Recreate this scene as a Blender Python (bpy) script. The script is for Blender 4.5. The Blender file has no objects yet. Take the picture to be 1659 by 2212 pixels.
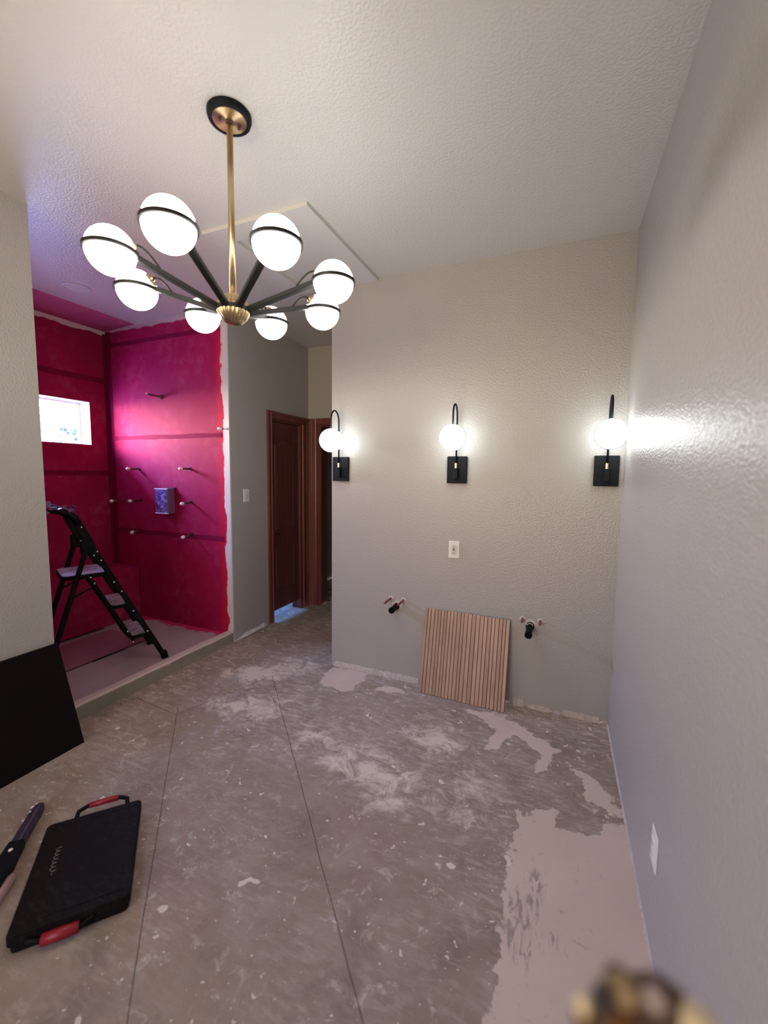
import bpy, bmesh, math, random
import numpy as np
from mathutils import Vector, Matrix, noise as mnoise
random.seed(4)
PI = math.pi
S = bpy.context.scene
COL = S.collection

# ------------------------------------------------------------------ camera
F_PX, YAW, PITCH, ROLL, CAM_H = 901.075, 0.39975, 0.09104, 0.012036, 1.52
cy, sy = math.cos(YAW), math.sin(YAW)
fwd = Vector((-sy*math.cos(PITCH), cy*math.cos(PITCH), -math.sin(PITCH)))
r0 = Vector((cy, sy, 0)); u0 = r0.cross(fwd)
rgt = r0*math.cos(ROLL) + u0*math.sin(ROLL)
up = u0*math.cos(ROLL) - r0*math.sin(ROLL)
cam_d = bpy.data.cameras.new('camera'); cam = bpy.data.objects.new('camera', cam_d); COL.objects.link(cam)
m = Matrix((rgt, up, -fwd)).transposed().to_4x4(); m.translation = Vector((0, 0, CAM_H)); cam.matrix_world = m
cam_d.sensor_fit = 'HORIZONTAL'; cam_d.sensor_width = 36; cam_d.lens = 36*F_PX/1659
cam_d.clip_start = 0.01
cam_d.dof.use_dof = True; cam_d.dof.focus_distance = 2.7; cam_d.dof.aperture_fstop = 1.8
S.camera = cam

# ------------------------------------------------------------------ world, exposure
W = bpy.data.worlds.new('sky'); S.world = W; W.use_nodes = True
nt = W.node_tree; nt.nodes.clear()
tc = nt.nodes.new('ShaderNodeTexCoord'); sp = nt.nodes.new('ShaderNodeSeparateXYZ')
rp = nt.nodes.new('ShaderNodeValToRGB'); bg = nt.nodes.new('ShaderNodeBackground'); wo = nt.nodes.new('ShaderNodeOutputWorld')
nt.links.new(tc.outputs['Generated'], sp.inputs[0]); nt.links.new(sp.outputs['Z'], rp.inputs[0])
nt.links.new(rp.outputs[0], bg.inputs[0]); nt.links.new(bg.outputs[0], wo.inputs[0])
rp.color_ramp.elements[0].position = 0.0; rp.color_ramp.elements[0].color = (1.0, .95, .98, 1)
rp.color_ramp.elements[1].position = 0.50; rp.color_ramp.elements[1].color = (.34, .46, 1.15, 1)
SKY = 105.0
GLOBE_L, SCONCE_L = 11.8, 9.3
bg.inputs[1].default_value = SKY
S.view_settings.view_transform = 'Standard'; S.view_settings.look = 'None'
S.view_settings.exposure = 0.24; S.view_settings.gamma = 1.0; S.view_settings.use_curve_mapping = False
S.cycles.use_denoising = True
S.cycles.max_bounces = 7; S.cycles.diffuse_bounces = 4; S.cycles.glossy_bounces = 3; S.cycles.use_adaptive_sampling = True; S.cycles.adaptive_threshold = 0.04
S.cycles.sample_clamp_indirect = 8
S.cycles.caustics_reflective = False; S.cycles.caustics_refractive = False

# ------------------------------------------------------------------ node helpers
class NG:
    def __init__(s, name):
        s.m = bpy.data.materials.new(name); s.m.use_nodes = True; s.t = s.m.node_tree
        s.b = s.t.nodes['Principled BSDF']; s._c = None
    def n(s, typ, **k):
        x = s.t.nodes.new('ShaderNode'+typ)
        for a, v in k.items(): setattr(x, a, v)
        return x
    def l(s, a, b): s.t.links.new(a, b)
    def setin(s, sock, v):
        if hasattr(v, 'is_output') or isinstance(v, bpy.types.NodeSocket): s.l(v, sock)
        else: sock.default_value = v
    def co(s):
        if s._c is None: s._c = s.n('TexCoord').outputs['Object']
        return s._c
    def mapping(s, scale=(1, 1, 1), rot=(0, 0, 0), loc=(0, 0, 0)):
        x = s.n('Mapping'); s.l(s.co(), x.inputs[0])
        x.inputs['Scale'].default_value = scale; x.inputs['Rotation'].default_value = rot; x.inputs['Location'].default_value = loc
        return x.outputs[0]
    def noise(s, sc, det=3, rough=.5, vec=None, dist=0):
        x = s.n('TexNoise'); s.l(vec or s.co(), x.inputs['Vector'])
        x.inputs['Scale'].default_value = sc; x.inputs['Detail'].default_value = det
        x.inputs['Roughness'].default_value = rough; x.inputs['Distortion'].default_value = dist
        return x.outputs[0]
    def math(s, op, a, b=0.0, clamp=False):
        x = s.n('Math', operation=op, use_clamp=clamp); s.setin(x.inputs[0], a); s.setin(x.inputs[1], b); return x.outputs[0]
    def ramp(s, fac, lo, hi):
        x = s.n('MapRange'); s.setin(x.inputs[0], fac); x.inputs[1].default_value = lo; x.inputs[2].default_value = hi; return x.outputs[0]
    def mix(s, fac, a, b):
        x = s.n('Mix', data_type='RGBA'); s.setin(x.inputs[0], fac)
        for i, v in ((6, a), (7, b)):
            if isinstance(v, tuple): x.inputs[i].default_value = (*v, 1)
            else: s.l(v, x.inputs[i])
        return x.outputs[2]
    def xyz(s):
        x = s.n('SeparateXYZ'); s.l(s.co(), x.inputs[0]); return x.outputs
    def bump(s, h, strength=.3, dist=.002, prev=None):
        x = s.n('Bump'); s.l(h, x.inputs['Height']); x.inputs['Strength'].default_value = strength
        x.inputs['Distance'].default_value = dist
        if prev: s.l(prev, x.inputs['Normal'])
        return x.outputs[0]
    def fin(s, col, rough=.5, metal=0.0, normal=None, spec=None):
        if isinstance(col, tuple): s.b.inputs['Base Color'].default_value = (*col, 1)
        else: s.l(col, s.b.inputs['Base Color'])
        s.setin(s.b.inputs['Roughness'], rough); s.b.inputs['Metallic'].default_value = metal
        if normal: s.l(normal, s.b.inputs['Normal'])
        if spec is not None: s.b.inputs['Specular IOR Level'].default_value = spec
        return s.m

def simple(name, col, rough=.5, metal=0.0, var=.12, nsc=30, bump=0.0, spec=None):
    g = NG(name); n = g.noise(nsc, 3)
    c = g.mix(n, tuple(x*(1-var) for x in col), tuple(min(1, x*(1+var)) for x in col))
    return g.fin(c, rough, metal, g.bump(g.noise(nsc*4, 2), bump, .001) if bump else None, spec)

def wall_paint(name, col, rough=.38, bs=.35, sc=100):
    g = NG(name)
    c = g.mix(g.noise(1.3, 3), tuple(x*.96 for x in col), tuple(x*1.04 for x in col))
    peel = g.noise(sc, 2, .45); fine = g.noise(260, 1)
    soft = g.ramp(peel, .38, .66)
    nb = g.bump(soft, bs, .0022); nb = g.bump(fine, .12, .0006, nb)
    return g.fin(c, g.ramp(g.noise(5, 2), -.6, 3.0) if rough is None else rough, 0, nb)

GREY = (.385, .361, .340)
M = {}
M['wall'] = wall_paint('grey_wall_paint', GREY, .33, .42)
M['wall_gloss'] = wall_paint('grey_wall_paint_heavy_roll', GREY, .27, .75, 125)
M['ceil'] = wall_paint('ceiling_paint', (.57, .553, .53), .29, .45)
M['trimpaint'] = wall_paint('hatch_paint', (.57, .553, .53), .4, .15)

def membrane(name, kind):
    g = NG(name); x, y, z = g.xyz()[0:3]
    n1 = g.noise(2.2, 5, .6); n2 = g.noise(14, 4, .6)
    base = g.mix(n1, (.235, .0025, .038), (.36, .009, .070))
    chalk = g.math('MULTIPLY', g.ramp(n2, .45, .8), g.ramp(n1, .4, .7), True)
    base = g.mix(g.math('MULTIPLY', chalk, .45), base, (.45, .10, .17))
    rag = g.noise(9, 4, .65, g.mapping((1, 1, .35)))
    white = None
    if kind == 'back':
        e = g.math('ADD', x, g.math('MULTIPLY', rag, .17))
        white = g.math('MAXIMUM', g.ramp(e, -2.622, -2.614), g.math('GREATER_THAN', x, -2.672))
        mid = g.ramp(e, -2.70, -2.63)
        base = g.mix(mid, base, (.48, .006, .030))
        top = g.ramp(g.math('ADD', z, g.math('MULTIPLY', g.noise(6, 3), .06)), 2.872, 2.885)
        white = g.math('MAXIMUM', white, g.math('MULTIPLY', top, .75))
    elif kind == 'window':
        e = g.math('ADD', z, g.math('MULTIPLY', g.noise(8, 4), .06))
        white = g.ramp(e, 2.852, 2.858)
    if white is not None: base = g.mix(white, base, (.60, .55, .55))
    return g.fin(base, .68, 0, g.bump(g.noise(60, 3), .3, .001), .12)
M['mem_back'] = membrane('waterproof_membrane_pipe_wall', 'back')
M['mem_win'] = membrane('waterproof_membrane_window_wall', 'window')
M['mem'] = membrane('waterproof_membrane', '')
M['band'] = simple('membrane_seam_tape', (.175, .003, .036), .8, nsc=12, spec=.1)
M['soffit'] = simple('pink_brushed_ceiling_edge', (.36, .07, .14), .8, nsc=14, spec=.15, var=.25)

# floor stains: real mortar residue, each with a shape of its own
POLY_A = [
 [(-.117,1.892),(-.088,1.847),(.022,1.96),(.052,1.937),(.043,1.85),(.1,1.849),(.21,1.878),(.262,1.96),(.36,2.033),(.5,1.858),(.5,-2.6),(-.13,-2.6),(-.124,1.062),(-.116,1.213),(-.124,1.445)],
 [(-.267,2.594),(-.184,2.604),(-.108,2.508),(-.028,2.472),(.06,2.398),(.005,2.213),(-.05,2.17),(-.034,2.314),(-.139,2.399),(-.208,2.439),(-.26,2.235),(-.326,2.249),(-.303,2.446),(-.371,2.52),(-.52,2.596),(-.331,2.636)],
 [(.083,2.326),(.162,2.282),(.245,2.228),(.304,2.108),(.324,2.028),(.258,2.028),(.203,2.063),(.155,2.105),(.17,2.213),(.106,2.257)],
 [(-1.551,2.481),(-1.598,2.763),(-1.287,2.797),(-1.266,2.629),(-1.298,2.471)],
 [(-.27,2.62),(-.12,2.65),(-.02,2.6),(-.1,2.63)], [(-1.15,2.62),(-.98,2.68),(-.92,2.62),(-1.1,2.56)]]
POLY_B = [
 [(-1.076,1.812),(-1.023,1.896),(-.891,1.976),(-.761,1.931),(-.642,1.89),(-.538,1.799),(-.465,1.784),(-.591,1.683),(-.706,1.678),(-.867,1.755),(-.979,1.741)],
 [(-.368,1.752),(-.362,1.978),(-.315,1.981),(-.304,1.752),(-.331,1.726)],
 [(-1.29,1.842),(-1.275,2.013),(-1.167,1.965),(-1.173,1.851)],
 [(-.766,2.24),(-.684,2.354),(-.535,2.343),(-.465,2.165),(-.555,2.104),(-.705,2.147)],
 [(-2.077,1.98),(-1.833,2.159),(-1.619,2.208),(-1.614,2.057),(-1.663,1.955),(-1.849,1.952)],
 [(-2.3,2.35),(-1.9,2.8),(-1.7,2.7),(-2.0,2.3)]]
POLY_C = [[(-.085,1.466),(-.01,1.6),(.015,1.554),(-.012,1.45),(-.04,1.248),(-.063,1.236),(-.112,1.366)], [(.02,1.36),(.07,1.38),(.08,1.35)]]
def sdf(P, polys):
    best = np.full(len(P), -1e9)
    for pl in polys:
        a = np.array(pl); b = np.roll(a, -1, 0)
        d = np.full(len(P), 1e9); ins = np.zeros(len(P), bool)
        for p, q in zip(a, b):
            e = q-p; w = P-p; t = np.clip((w@e)/(e@e), 0, 1)
            d = np.minimum(d, np.linalg.norm(w-t[:, None]*e, axis=1))
            c = ((p[1] > P[:, 1]) != (q[1] > P[:, 1]))
            with np.errstate(divide='ignore', invalid='ignore'):
                c &= P[:, 0] < (q[0]-p[0])*(P[:, 1]-p[1])/(q[1]-p[1]) + p[0]
            ins ^= c
        best = np.maximum(best, np.where(ins, d, -d))
    return np.clip(best, -.2, .2)

def floor_mat():
    g = NG('stained_concrete_floor')
    att = {}
    for a in ('res_a', 'res_b', 'res_c'):
        x = g.n('Attribute'); x.attribute_name = a; att[a] = x.outputs['Fac']
    big = g.noise(1.1, 4, .6); mid = g.noise(6, 5, .65)
    base = g.mix(big, (.225, .170, .128), (.350, .274, .216))
    base = g.mix(g.math('MULTIPLY', g.ramp(g.noise(1.7, 3), .5, .75), .55), base, (.33, .215, .19))
    base = g.mix(g.math('MULTIPLY', g.ramp(mid, .45, .8), .6), base, (.40, .34, .305))
    base = g.mix(g.math('MULTIPLY', g.ramp(g.noise(3.3, 6, .7, None, .8), .50, .68), .6), base, (.17, .135, .115))
    # trowel streaks of thin mortar, denser towards the far end of the room
    yy = g.xyz()[1]; far = g.ramp(g.math('ADD', yy, g.math('MULTIPLY', g.noise(1.2, 3), 1.2)), 1.7, 2.9)
    for rot_, zs, zl, am in ((-38, 1.6, .38, .75), (-52, 2.3, .44, .65), (20, 1.9, .50, .5)):
        mp = g.mapping((1.5, 4.6, 1), (0, 0, math.radians(rot_)), (rot_, 3, 0))
        st = g.ramp(g.noise(7, 8, .74, mp, .7),   .50, .66)
        zone = g.ramp(g.noise(zs, 4, .65, g.mapping((1, 1, 1), (0, 0, 0), (rot_*.3, 0, 0))), zl, zl+.16)
        base = g.mix(g.math('MULTIPLY', g.math('MULTIPLY', st, zone), g.math('ADD', am*.42, g.math('MULTIPLY', far, am*.8))), base, (.55, .465, .405))
    # pale scuffs
    sc = g.math('MULTIPLY', g.ramp(g.noise(13, 7, .75, None, 1.0), .56, .68), g.ramp(g.noise(2.8, 4, .6), .36, .52))
    base = g.mix(g.math('MULTIPLY', sc, .85), base, (.54, .48, .43))
    # small blobs and specks of mortar
    dots = None
    for sc, th, keep in ((5, .10, .45), (12, .125, .60), (26, .15, .76), (60, .16, .86)):
        v = g.n('TexVoronoi'); v.inputs['Scale'].default_value = sc
        wv = g.n('VectorMath', operation='MULTIPLY_ADD'); 
        nn = g.n('TexNoise'); g.l(g.co(), nn.inputs['Vector']); nn.inputs['Scale'].default_value = sc*1.6; nn.inputs['Detail'].default_value = 2
        g.l(nn.outputs['Color'], wv.inputs[0]); wv.inputs[1].default_value = (1.3/sc,)*3; g.l(g.co(), wv.inputs[2])
        g.l(wv.outputs[0], v.inputs['Vector'])
        sr = g.n('SeparateColor'); g.l(v.outputs['Color'], sr.inputs[0])
        on = g.math('GREATER_THAN', sr.outputs[0], keep)
        d = g.math('MULTIPLY', g.math('SUBTRACT', 1.0, g.ramp(v.outputs['Distance'], th*.75, th)), on)
        dots = d if dots is None else g.math('MAXIMUM', dots, d)
    base = g.mix(g.math('MULTIPLY', dots, .92), base, (.66, .60, .53))
    # residue areas
    def area(a, amp, lo, hi, nz):
        return g.ramp(g.math('ADD', att[a], g.math('MULTIPLY', g.math('SUBTRACT', nz, .5), amp)), lo, hi)
    nzA = g.noise(13, 6, .62)
    fA = g.math('MULTIPLY', area('res_a', .15, .0, .007, nzA), g.math('SUBTRACT', 1.0, g.math('MULTIPLY', g.ramp(g.noise(19, 7, .75, None, .8), .60, .68), .5)))
    colA = g.mix(g.noise(3, 4), (.50, .40, .325), (.64, .52, .43))
    nzB = g.noise(8, 8, .74, None, .9)
    fB = g.math('MULTIPLY', g.math('MULTIPLY', area('res_b', .5, -.07, .06, nzB), g.ramp(nzB, .40, .56)), .9)
    base = g.mix(fB, base, (.66, .57, .46))
    base = g.mix(fA, base, colA)
    scr = g.noise(1, 6, .7, g.mapping((60, 16, 1), (0, 0, math.radians(50))), .6)
    fC = g.math('MULTIPLY', area('res_c', .22, -.01, .02, scr), g.ramp(scr, .46, .58))
    base = g.mix(g.math('MULTIPLY', fC, .75), base, (.26, .21, .18))
    # saw cuts: three straight control joints
    x, y, z = g.xyz()[0:3]
    cut = None
    for (x0, y0), (x1, y1) in (((-1.929, 2.448), (-.10, .586)), ((-2.215, 1.855), (-.75, .38)), ((-2.60, 1.83), (-2.15, 1.79)), ((-2.15, 1.80), (-1.94, 2.44))):
        dx, dy = x1-x0, y1-y0; L = math.hypot(dx, dy); dx /= L; dy /= L
        wob = g.math('MULTIPLY', g.math('SUBTRACT', g.noise(5, 2), .5), .012)
        dist = g.math('ABSOLUTE', g.math('ADD', wob, g.math('SUBTRACT', g.math('MULTIPLY', x, -dy), g.math('SUBTRACT', g.math('MULTIPLY', y, -dx), x0*dy - y0*dx))))
        along = g.math('ADD', g.math('MULTIPLY', x, dx), g.math('SUBTRACT', g.math('MULTIPLY', y, dy), x0*dx+y0*dy))
        ok = g.math('MULTIPLY', g.math('GREATER_THAN', along, 0), g.math('LESS_THAN', along, L))
        k = g.math('MULTIPLY', g.math('SUBTRACT', 1.0, g.ramp(dist, .0012, .0028)), ok)
        cut = k if cut is None else g.math('MAXIMUM', cut, k)
    base = g.mix(g.math('MULTIPLY', cut, .7), base, (.075, .06, .055))
    h = g.math('ADD', g.math('MULTIPLY', dots, .5), g.math('MULTIPLY', fB, g.noise(60, 3)))
    h = g.math('ADD', h, g.math('MULTIPLY', fA, .6)); h = g.math('SUBTRACT', h, cut)
    nb = g.bump(h, .5, .002); nb = g.bump(g.noise(120, 3), .2, .0008, nb)
    return g.fin(base, .8, 0, nb, .12)
M['floor'] = floor_mat()

def tray_mat(name, pinky, cut=False):
    g = NG(name); n = g.noise(4, 5, .6)
    b = g.mix(n, (.30, .215, .215), (.42, .32, .32))
    if pinky:
        b = g.mix(n, (.20, .065, .075), (.30, .13, .14))
        w = g.n('TexWave'); g.l(g.mapping((1, 1, 1), (0, 0, .75)), w.inputs[0]); w.inputs['Scale'].default_value = 14; w.inputs['Distortion'].default_value = 1.5
        b = g.mix(g.math('MULTIPLY', w.outputs['Fac'], .25), b, (.36, .21, .21))
    else:
        x, y, z = g.xyz()[0:3]
        e = g.math('ADD', y, g.math('MULTIPLY', g.noise(6, 5, .7, g.mapping((1, .3, 1))), .35))
        b = g.mix(g.ramp(e, 2.90, 2.93), b, (.50, .015, .10))
    return g.fin(b, .7, 0, g.bump(g.noise(80, 3), .3, .001), .25)
M['tray'] = tray_mat('dusty_shower_floor', False); M['tray2'] = tray_mat('foam_drain_panel', True)

def curb_mat():
    g = NG('curb_concrete'); x, y, z = g.xyz()[0:3]
    n = g.noise(10, 5, .65)
    b = g.mix(n, (.20, .17, .13), (.31, .27, .215))
    b = g.mix(g.ramp(g.math('ADD', z, g.math('MULTIPLY', n, .02)), .094, .104), b, (.56, .44, .41))
    return g.fin(b, .8, 0, g.bump(g.noise(70, 4), .5, .002), .2)
M['curb'] = curb_mat()

def wood_mat(name, a, b, sc=1.0, rough=.38, rot=0):
    g = NG(name); mp = g.mapping((26*sc, 26*sc, 1.2*sc), (0, rot, 0))
    n = g.noise(1, 6, .62, mp, .6)
    return g.fin(g.mix(g.ramp(n, .3, .72), a, b), rough, 0, g.bump(n, .15, .0008))
M['mahog'] = wood_mat('mahogany_stain', (.085, .022, .017), (.145, .043, .033))
M['mahog_l'] = wood_mat('mahogany_casing', (.125, .032, .025), (.20, .056, .042))
M['slat'] = wood_mat('oak_look_glaze', (.27, .150, .100), (.42, .250, .172), .8, .5)
M['groove'] = simple('dark_groove_glaze', (.13, .062, .042), .6)
M['porcelain'] = simple('porcelain_body', (.50, .44, .38), .6)
M['black'] = simple('matte_black_metal', (.003, .0045, .0075), .6, 0, nsc=20, spec=.2)
M['blackp'] = simple('dark_bronze_metal', (.012, .011, .010), .5, 0, spec=.3)
M['abs'] = simple('black_abs_pipe', (.003, .0025, .002), .6, spec=.12)
M['ladderblack'] = simple('black_powder_coat', (.003, .0022, .0035), .55, spec=.15)
def brass():
    g = NG('brushed_brass'); n = g.noise(200, 2, .5, g.mapping((1, 1, .05)))
    return g.fin(g.mix(n, (.50, .36, .19), (.68, .52, .30)), .30, 1.0)
M['brass'] = brass()
def spun():
    g = NG('spun_brass'); t = g.n('Tangent', direction_type='RADIAL', axis='Z'); g.l(t.outputs[0], g.b.inputs['Tangent'])
    g.b.inputs['Anisotropic'].default_value = .85; g.b.inputs['Anisotropic Rotation'].default_value = .25
    return g.fin((.62, .47, .27), .32, 1.0)
M['spun'] = spun()
M['copper'] = simple('dull_copper', (.30, .11, .07), .4, .7)
M['copperd'] = simple('dark_copper', (.11, .045, .045), .45, .6)
M['white'] = simple('white_plastic', (.72, .70, .68), .35, var=.03)
M['plug'] = simple('grey_insert_plastic', (.60, .57, .56), .35, var=.03)
M['slot'] = simple('dark_slot', (.02, .015, .015), .6)
M['capw'] = simple('white_pipe_cap', (.75, .68, .68), .4)
M['plaster'] = simple('plaster_ring', (.52, .49, .45), .8, nsc=80, var=.2, bump=.4)
M['mortar'] = simple('grey_mortar', (.44, .38, .33), .9, nsc=50, var=.35, bump=.6)
M['frame'] = simple('white_window_vinyl', (.75, .74, .78), .4, var=.03)
M['reveal'] = simple('window_reveal_board', (.66, .62, .66), .6)
M['board'] = simple('black_board', (.0055, .0022, .003), .75, nsc=6, var=.3, spec=.12)
M['boardedge'] = simple('grey_board_edge', (.11, .098, .090), .7)
def caseplastic():
    g = NG('scuffed_black_plastic'); n = g.noise(5, 6, .7); n2 = g.noise(22, 6, .75, g.mapping((1, 3, 1), (0, 0, .6)))
    b = g.mix(g.math('MULTIPLY', g.ramp(n2, .5, .85), g.ramp(n, .4, .7)), (.0075, .0042, .0040), (.050, .038, .034))
    return g.fin(b, .75, 0, g.bump(g.noise(150, 2), .3, .0008), .15)
M['case'] = caseplastic()
M['red'] = simple('red_grip', (.27, .010, .018), .4, nsc=60)
M['script'] = simple('grey_print', (.16, .135, .135), .7)
M['purple'] = simple('dark_purple_grip', (.035, .022, .050), .4)
M['pinkrag'] = simple('dusty_pink_sponge', (.42, .26, .27), .9, nsc=40, bump=.5)
M['paint'] = simple('dried_paint_drop', (.75, .70, .60), .6)
def steptop():
    g = NG('dusty_step_tread'); n = g.noise(1, 6, .7, g.mapping((30, 9, 9), (0, 0, .4)))
    return g.fin(g.mix(g.ramp(n, .35, .7), (.14, .11, .13), (.46, .38, .41)), .8)
M['tread'] = steptop()
M['rivet'] = simple('pale_rivet', (.70, .66, .66), .5)
M['plastic'] = simple('clear_plastic_wrap', (.17, .09, .17), .3)
M['valve'] = None
def valve():
    g = NG('printed_label_sheet'); v = g.n('TexBrick'); g.l(g.mapping((40, 40, 40), (PI/2, 0, 0)), v.inputs[0])
    n = g.noise(55, 2, .5); b = g.mix(g.ramp(n, .50, .56), (.17, .10, .26), (.018, .010, .06))
    b = g.mix(g.ramp(g.noise(30, 3), .56, .66), b, (.38, .30, .52))
    return g.fin(b, .3)
M['valve'] = valve()
def emis(name, col, st):
    g = NG(name); g.fin((.8, .8, .8), .25)
    g.b.inputs['Emission Color'].default_value = (*col, 1); g.b.inputs['Emission Strength'].default_value = st
    return g.m
M['globe'] = emis('lit_opal_glass_warm', (1.0, .965, .91), GLOBE_L)
M['sglobe'] = emis('lit_opal_glass_cool', (.89, .99, 1.0), SCONCE_L)
def glass():
    g = NG('window_glass'); t = g.n('BsdfTransparent'); gl = g.n('BsdfGlossy'); gl.inputs['Roughness'].default_value = .02
    mx = g.n('MixShader'); mx.inputs[0].default_value = .06; g.l(t.outputs[0], mx.inputs[1]); g.l(gl.outputs[0], mx.inputs[2])
    g.l(mx.outputs[0], g.t.nodes['Material Output'].inputs[0]); return g.m
M['glass'] = glass()
def fill_tint():
    g = NG('fill_window_tint'); t = g.n('BsdfTransparent'); t.inputs[0].default_value = (.32, .295, .235, 1)  # pane tint sets strength and warmth of the added fill light
    g.l(t.outputs[0], g.t.nodes['Material Output'].inputs[0]); return g.m
M['fill_tint'] = fill_tint()
M['closetglass'] = M['fill_tint'].copy(); M['closetglass'].name = 'closet_window_glass'
[n for n in M['closetglass'].node_tree.nodes if n.type == 'BSDF_TRANSPARENT'][0].inputs[0].default_value = (.42, .60, .62, 1)
M['leaf'] = simple('hazy_blue_green_leaf', (.004, .030, .045), .5, nsc=8)
M['leaf2'] = simple('hazy_pale_leaf', (.010, .040, .042), .5, nsc=8)
M['yard'] = simple('pale_yard_paving', (.38, .33, .31), .8, nsc=2)
M['stucco'] = simple('outdoor_stucco', (.55, .52, .48), .8)
M['amber'] = simple('amber_brown_lacquer', (.11, .045, .012), .7, spec=.2)
M['brownd'] = simple('dark_umber_metal', (.10, .065, .050), .8, spec=.15)
M['cream'] = simple('cream_highlight', (.66, .56, .38), .8, spec=.2)  # blurred highlights of the tip, put into the colour
M['pale'] = simple('pale_mauve_rubber', (.34, .27, .27), .8, spec=.2)
M['goldc'] = simple('old_gold_metal', (.30, .22, .13), .8, spec=.2)

# ------------------------------------------------------------------ mesh helpers
MW = {}
def obj(name, bm, mat, parent=None, smooth=False, world=False, **props):
    """link a bmesh as one mesh object; world=True: the verts are in world space, bring them into the parent's space"""
    if parent is not None and world: bm.transform(MW[parent.name].inverted())
    bmesh.ops.recalc_face_normals(bm, faces=bm.faces)
    me = bpy.data.meshes.new(name); bm.to_mesh(me); bm.free()
    me.materials.append(M[mat] if isinstance(mat, str) else mat)
    if smooth:
        for p in me.polygons: p.use_smooth = True
        if smooth == 'auto':
            try: me.set_sharp_from_angle(angle=math.radians(40))
            except Exception: pass
    o = bpy.data.objects.new(name, me); COL.objects.link(o)
    if parent is not None: o.parent = parent
    for k, v in props.items(): o[k] = v
    MW[o.name] = Matrix() if parent is None else MW[parent.name].copy()
    return o
def empty(name, loc, rz=0, **props):
    o = bpy.data.objects.new(name, None); COL.objects.link(o); o.location = loc; o.rotation_euler = (0, 0, rz)
    o.empty_display_size = .05
    for k, v in props.items(): o[k] = v
    MW[o.name] = Matrix.Translation(loc) @ Matrix.Rotation(rz, 4, 'Z'); return o
def dup(root, loc, rz=0, **props):
    r = root.copy(); COL.objects.link(r); r.location = loc; r.rotation_euler = (0, 0, rz)
    for k, v in props.items(): r[k] = v
    for ch in list(root.children):
        c = ch.copy(); COL.objects.link(c); c.parent = r
        for g in list(ch.children):
            d = g.copy(); COL.objects.link(d); d.parent = c
    return r
def BM(): return bmesh.new()
def box(bm, lo, hi, bev=0, seg=1):
    lo = Vector(lo); hi = Vector(hi); c = (lo+hi)/2; s = hi-lo
    r = bmesh.ops.create_cube(bm, size=1, matrix=Matrix.Translation(c) @ Matrix.Diagonal((*s, 1)))
    if bev:
        es = list({e for v in r['verts'] for e in v.link_edges})
        bmesh.ops.bevel(bm, geom=es, offset=bev, segments=seg, affect='EDGES', profile=.5)
    return bm
def obox(bm, c, ax, ay, az, sx, sy_, sz, bev=0):
    """oriented box, centre c, unit axes, full sizes"""
    t = Matrix((ax, ay, az)).transposed().to_4x4(); t.translation = Vector(c)
    r = bmesh.ops.create_cube(bm, size=1, matrix=t @ Matrix.Diagonal((sx, sy_, sz, 1)))
    if bev:
        es = list({e for v in r['verts'] for e in v.link_edges})
        bmesh.ops.bevel(bm, geom=es, offset=bev, segments=1, affect='EDGES')
    return bm
def bar(bm, a, b, w, t, side, bev=0):
    """rectangular bar from a to b: width w along `side`, thickness t across"""
    a = Vector(a); b = Vector(b); z = (b-a).normalized(); x = Vector(side); x = (x - z*x.dot(z)).normalized(); y = z.cross(x)
    return obox(bm, (a+b)/2, x, y, z, w, t, (b-a).length, bev)
def tube(bm, pts, rad, n=14, caps=True):
    pts = [Vector(p) for p in pts]; N = len(pts); rads = rad if isinstance(rad, (list, tuple)) else [rad]*N
    prev = None; rings = []
    for i, p in enumerate(pts):
        t = (pts[min(i+1, N-1)] - pts[max(i-1, 0)]).normalized()
        if prev is None:
            a = Vector((0, 0, 1)) if abs(t.z) < .9 else Vector((1, 0, 0)); x = (a - t*a.dot(t)).normalized()
        else: x = (prev - t*prev.dot(t)).normalized()
        prev = x; y = t.cross(x)
        rings.append([bm.verts.new(p + (x*math.cos(2*PI*k/n) + y*math.sin(2*PI*k/n))*rads[i]) for k in range(n)])
    for a, b in zip(rings, rings[1:]):
        for k in range(n): bm.faces.new((a[k], a[(k+1) % n], b[(k+1) % n], b[k]))
    if caps:
        bm.faces.new(rings[0][::-1]); bm.faces.new(rings[-1])
    return bm
def lathe(bm, prof, M4=None, n=48, flute=0, fn=24):
    """prof: list of (r, z) turned about z"""
    rows = []; M4 = M4 or Matrix()
    for r, z in prof:
        if r < 1e-6: rows.append([bm.verts.new(M4 @ Vector((0, 0, z)))])
        else: rows.append([bm.verts.new(M4 @ Vector((r*(1+flute*abs(math.sin(fn*PI*k/n)))*math.cos(2*PI*k/n), r*(1+flute*abs(math.sin(fn*PI*k/n)))*math.sin(2*PI*k/n), z))) for k in range(n)])
    for a, b in zip(rows, rows[1:]):
        if len(a) == 1 and len(b) == 1: continue
        for k in range(n):
            q = [a[0]] if len(a) == 1 else [a[k], a[(k+1) % n]]
            q += [b[0]] if len(b) == 1 else [b[(k+1) % n], b[k]]
            bm.faces.new(q)
    return bm
def sphere(bm, c, r, u=32, v=16, scale=(1, 1, 1)):
    bmesh.ops.create_uvsphere(bm, u_segments=u, v_segments=v, radius=r, matrix=Matrix.Translation(c) @ Matrix.Diagonal((*scale, 1))); return bm
def torus(bm, R, r, M4, n=48, k=10, flat=1.0):
    rows = []
    for i in range(n):
        a = 2*PI*i/n
        rows.append([bm.verts.new(M4 @ Vector(((R+r*math.cos(2*PI*j/k))*math.cos(a), (R+r*math.cos(2*PI*j/k))*math.sin(a), r*flat*math.sin(2*PI*j/k)))) for j in range(k)])
    for i in range(n):
        for j in range(k): bm.faces.new((rows[i][j], rows[(i+1) % n][j], rows[(i+1) % n][(j+1) % k], rows[i][(j+1) % k]))
    return bm
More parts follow.
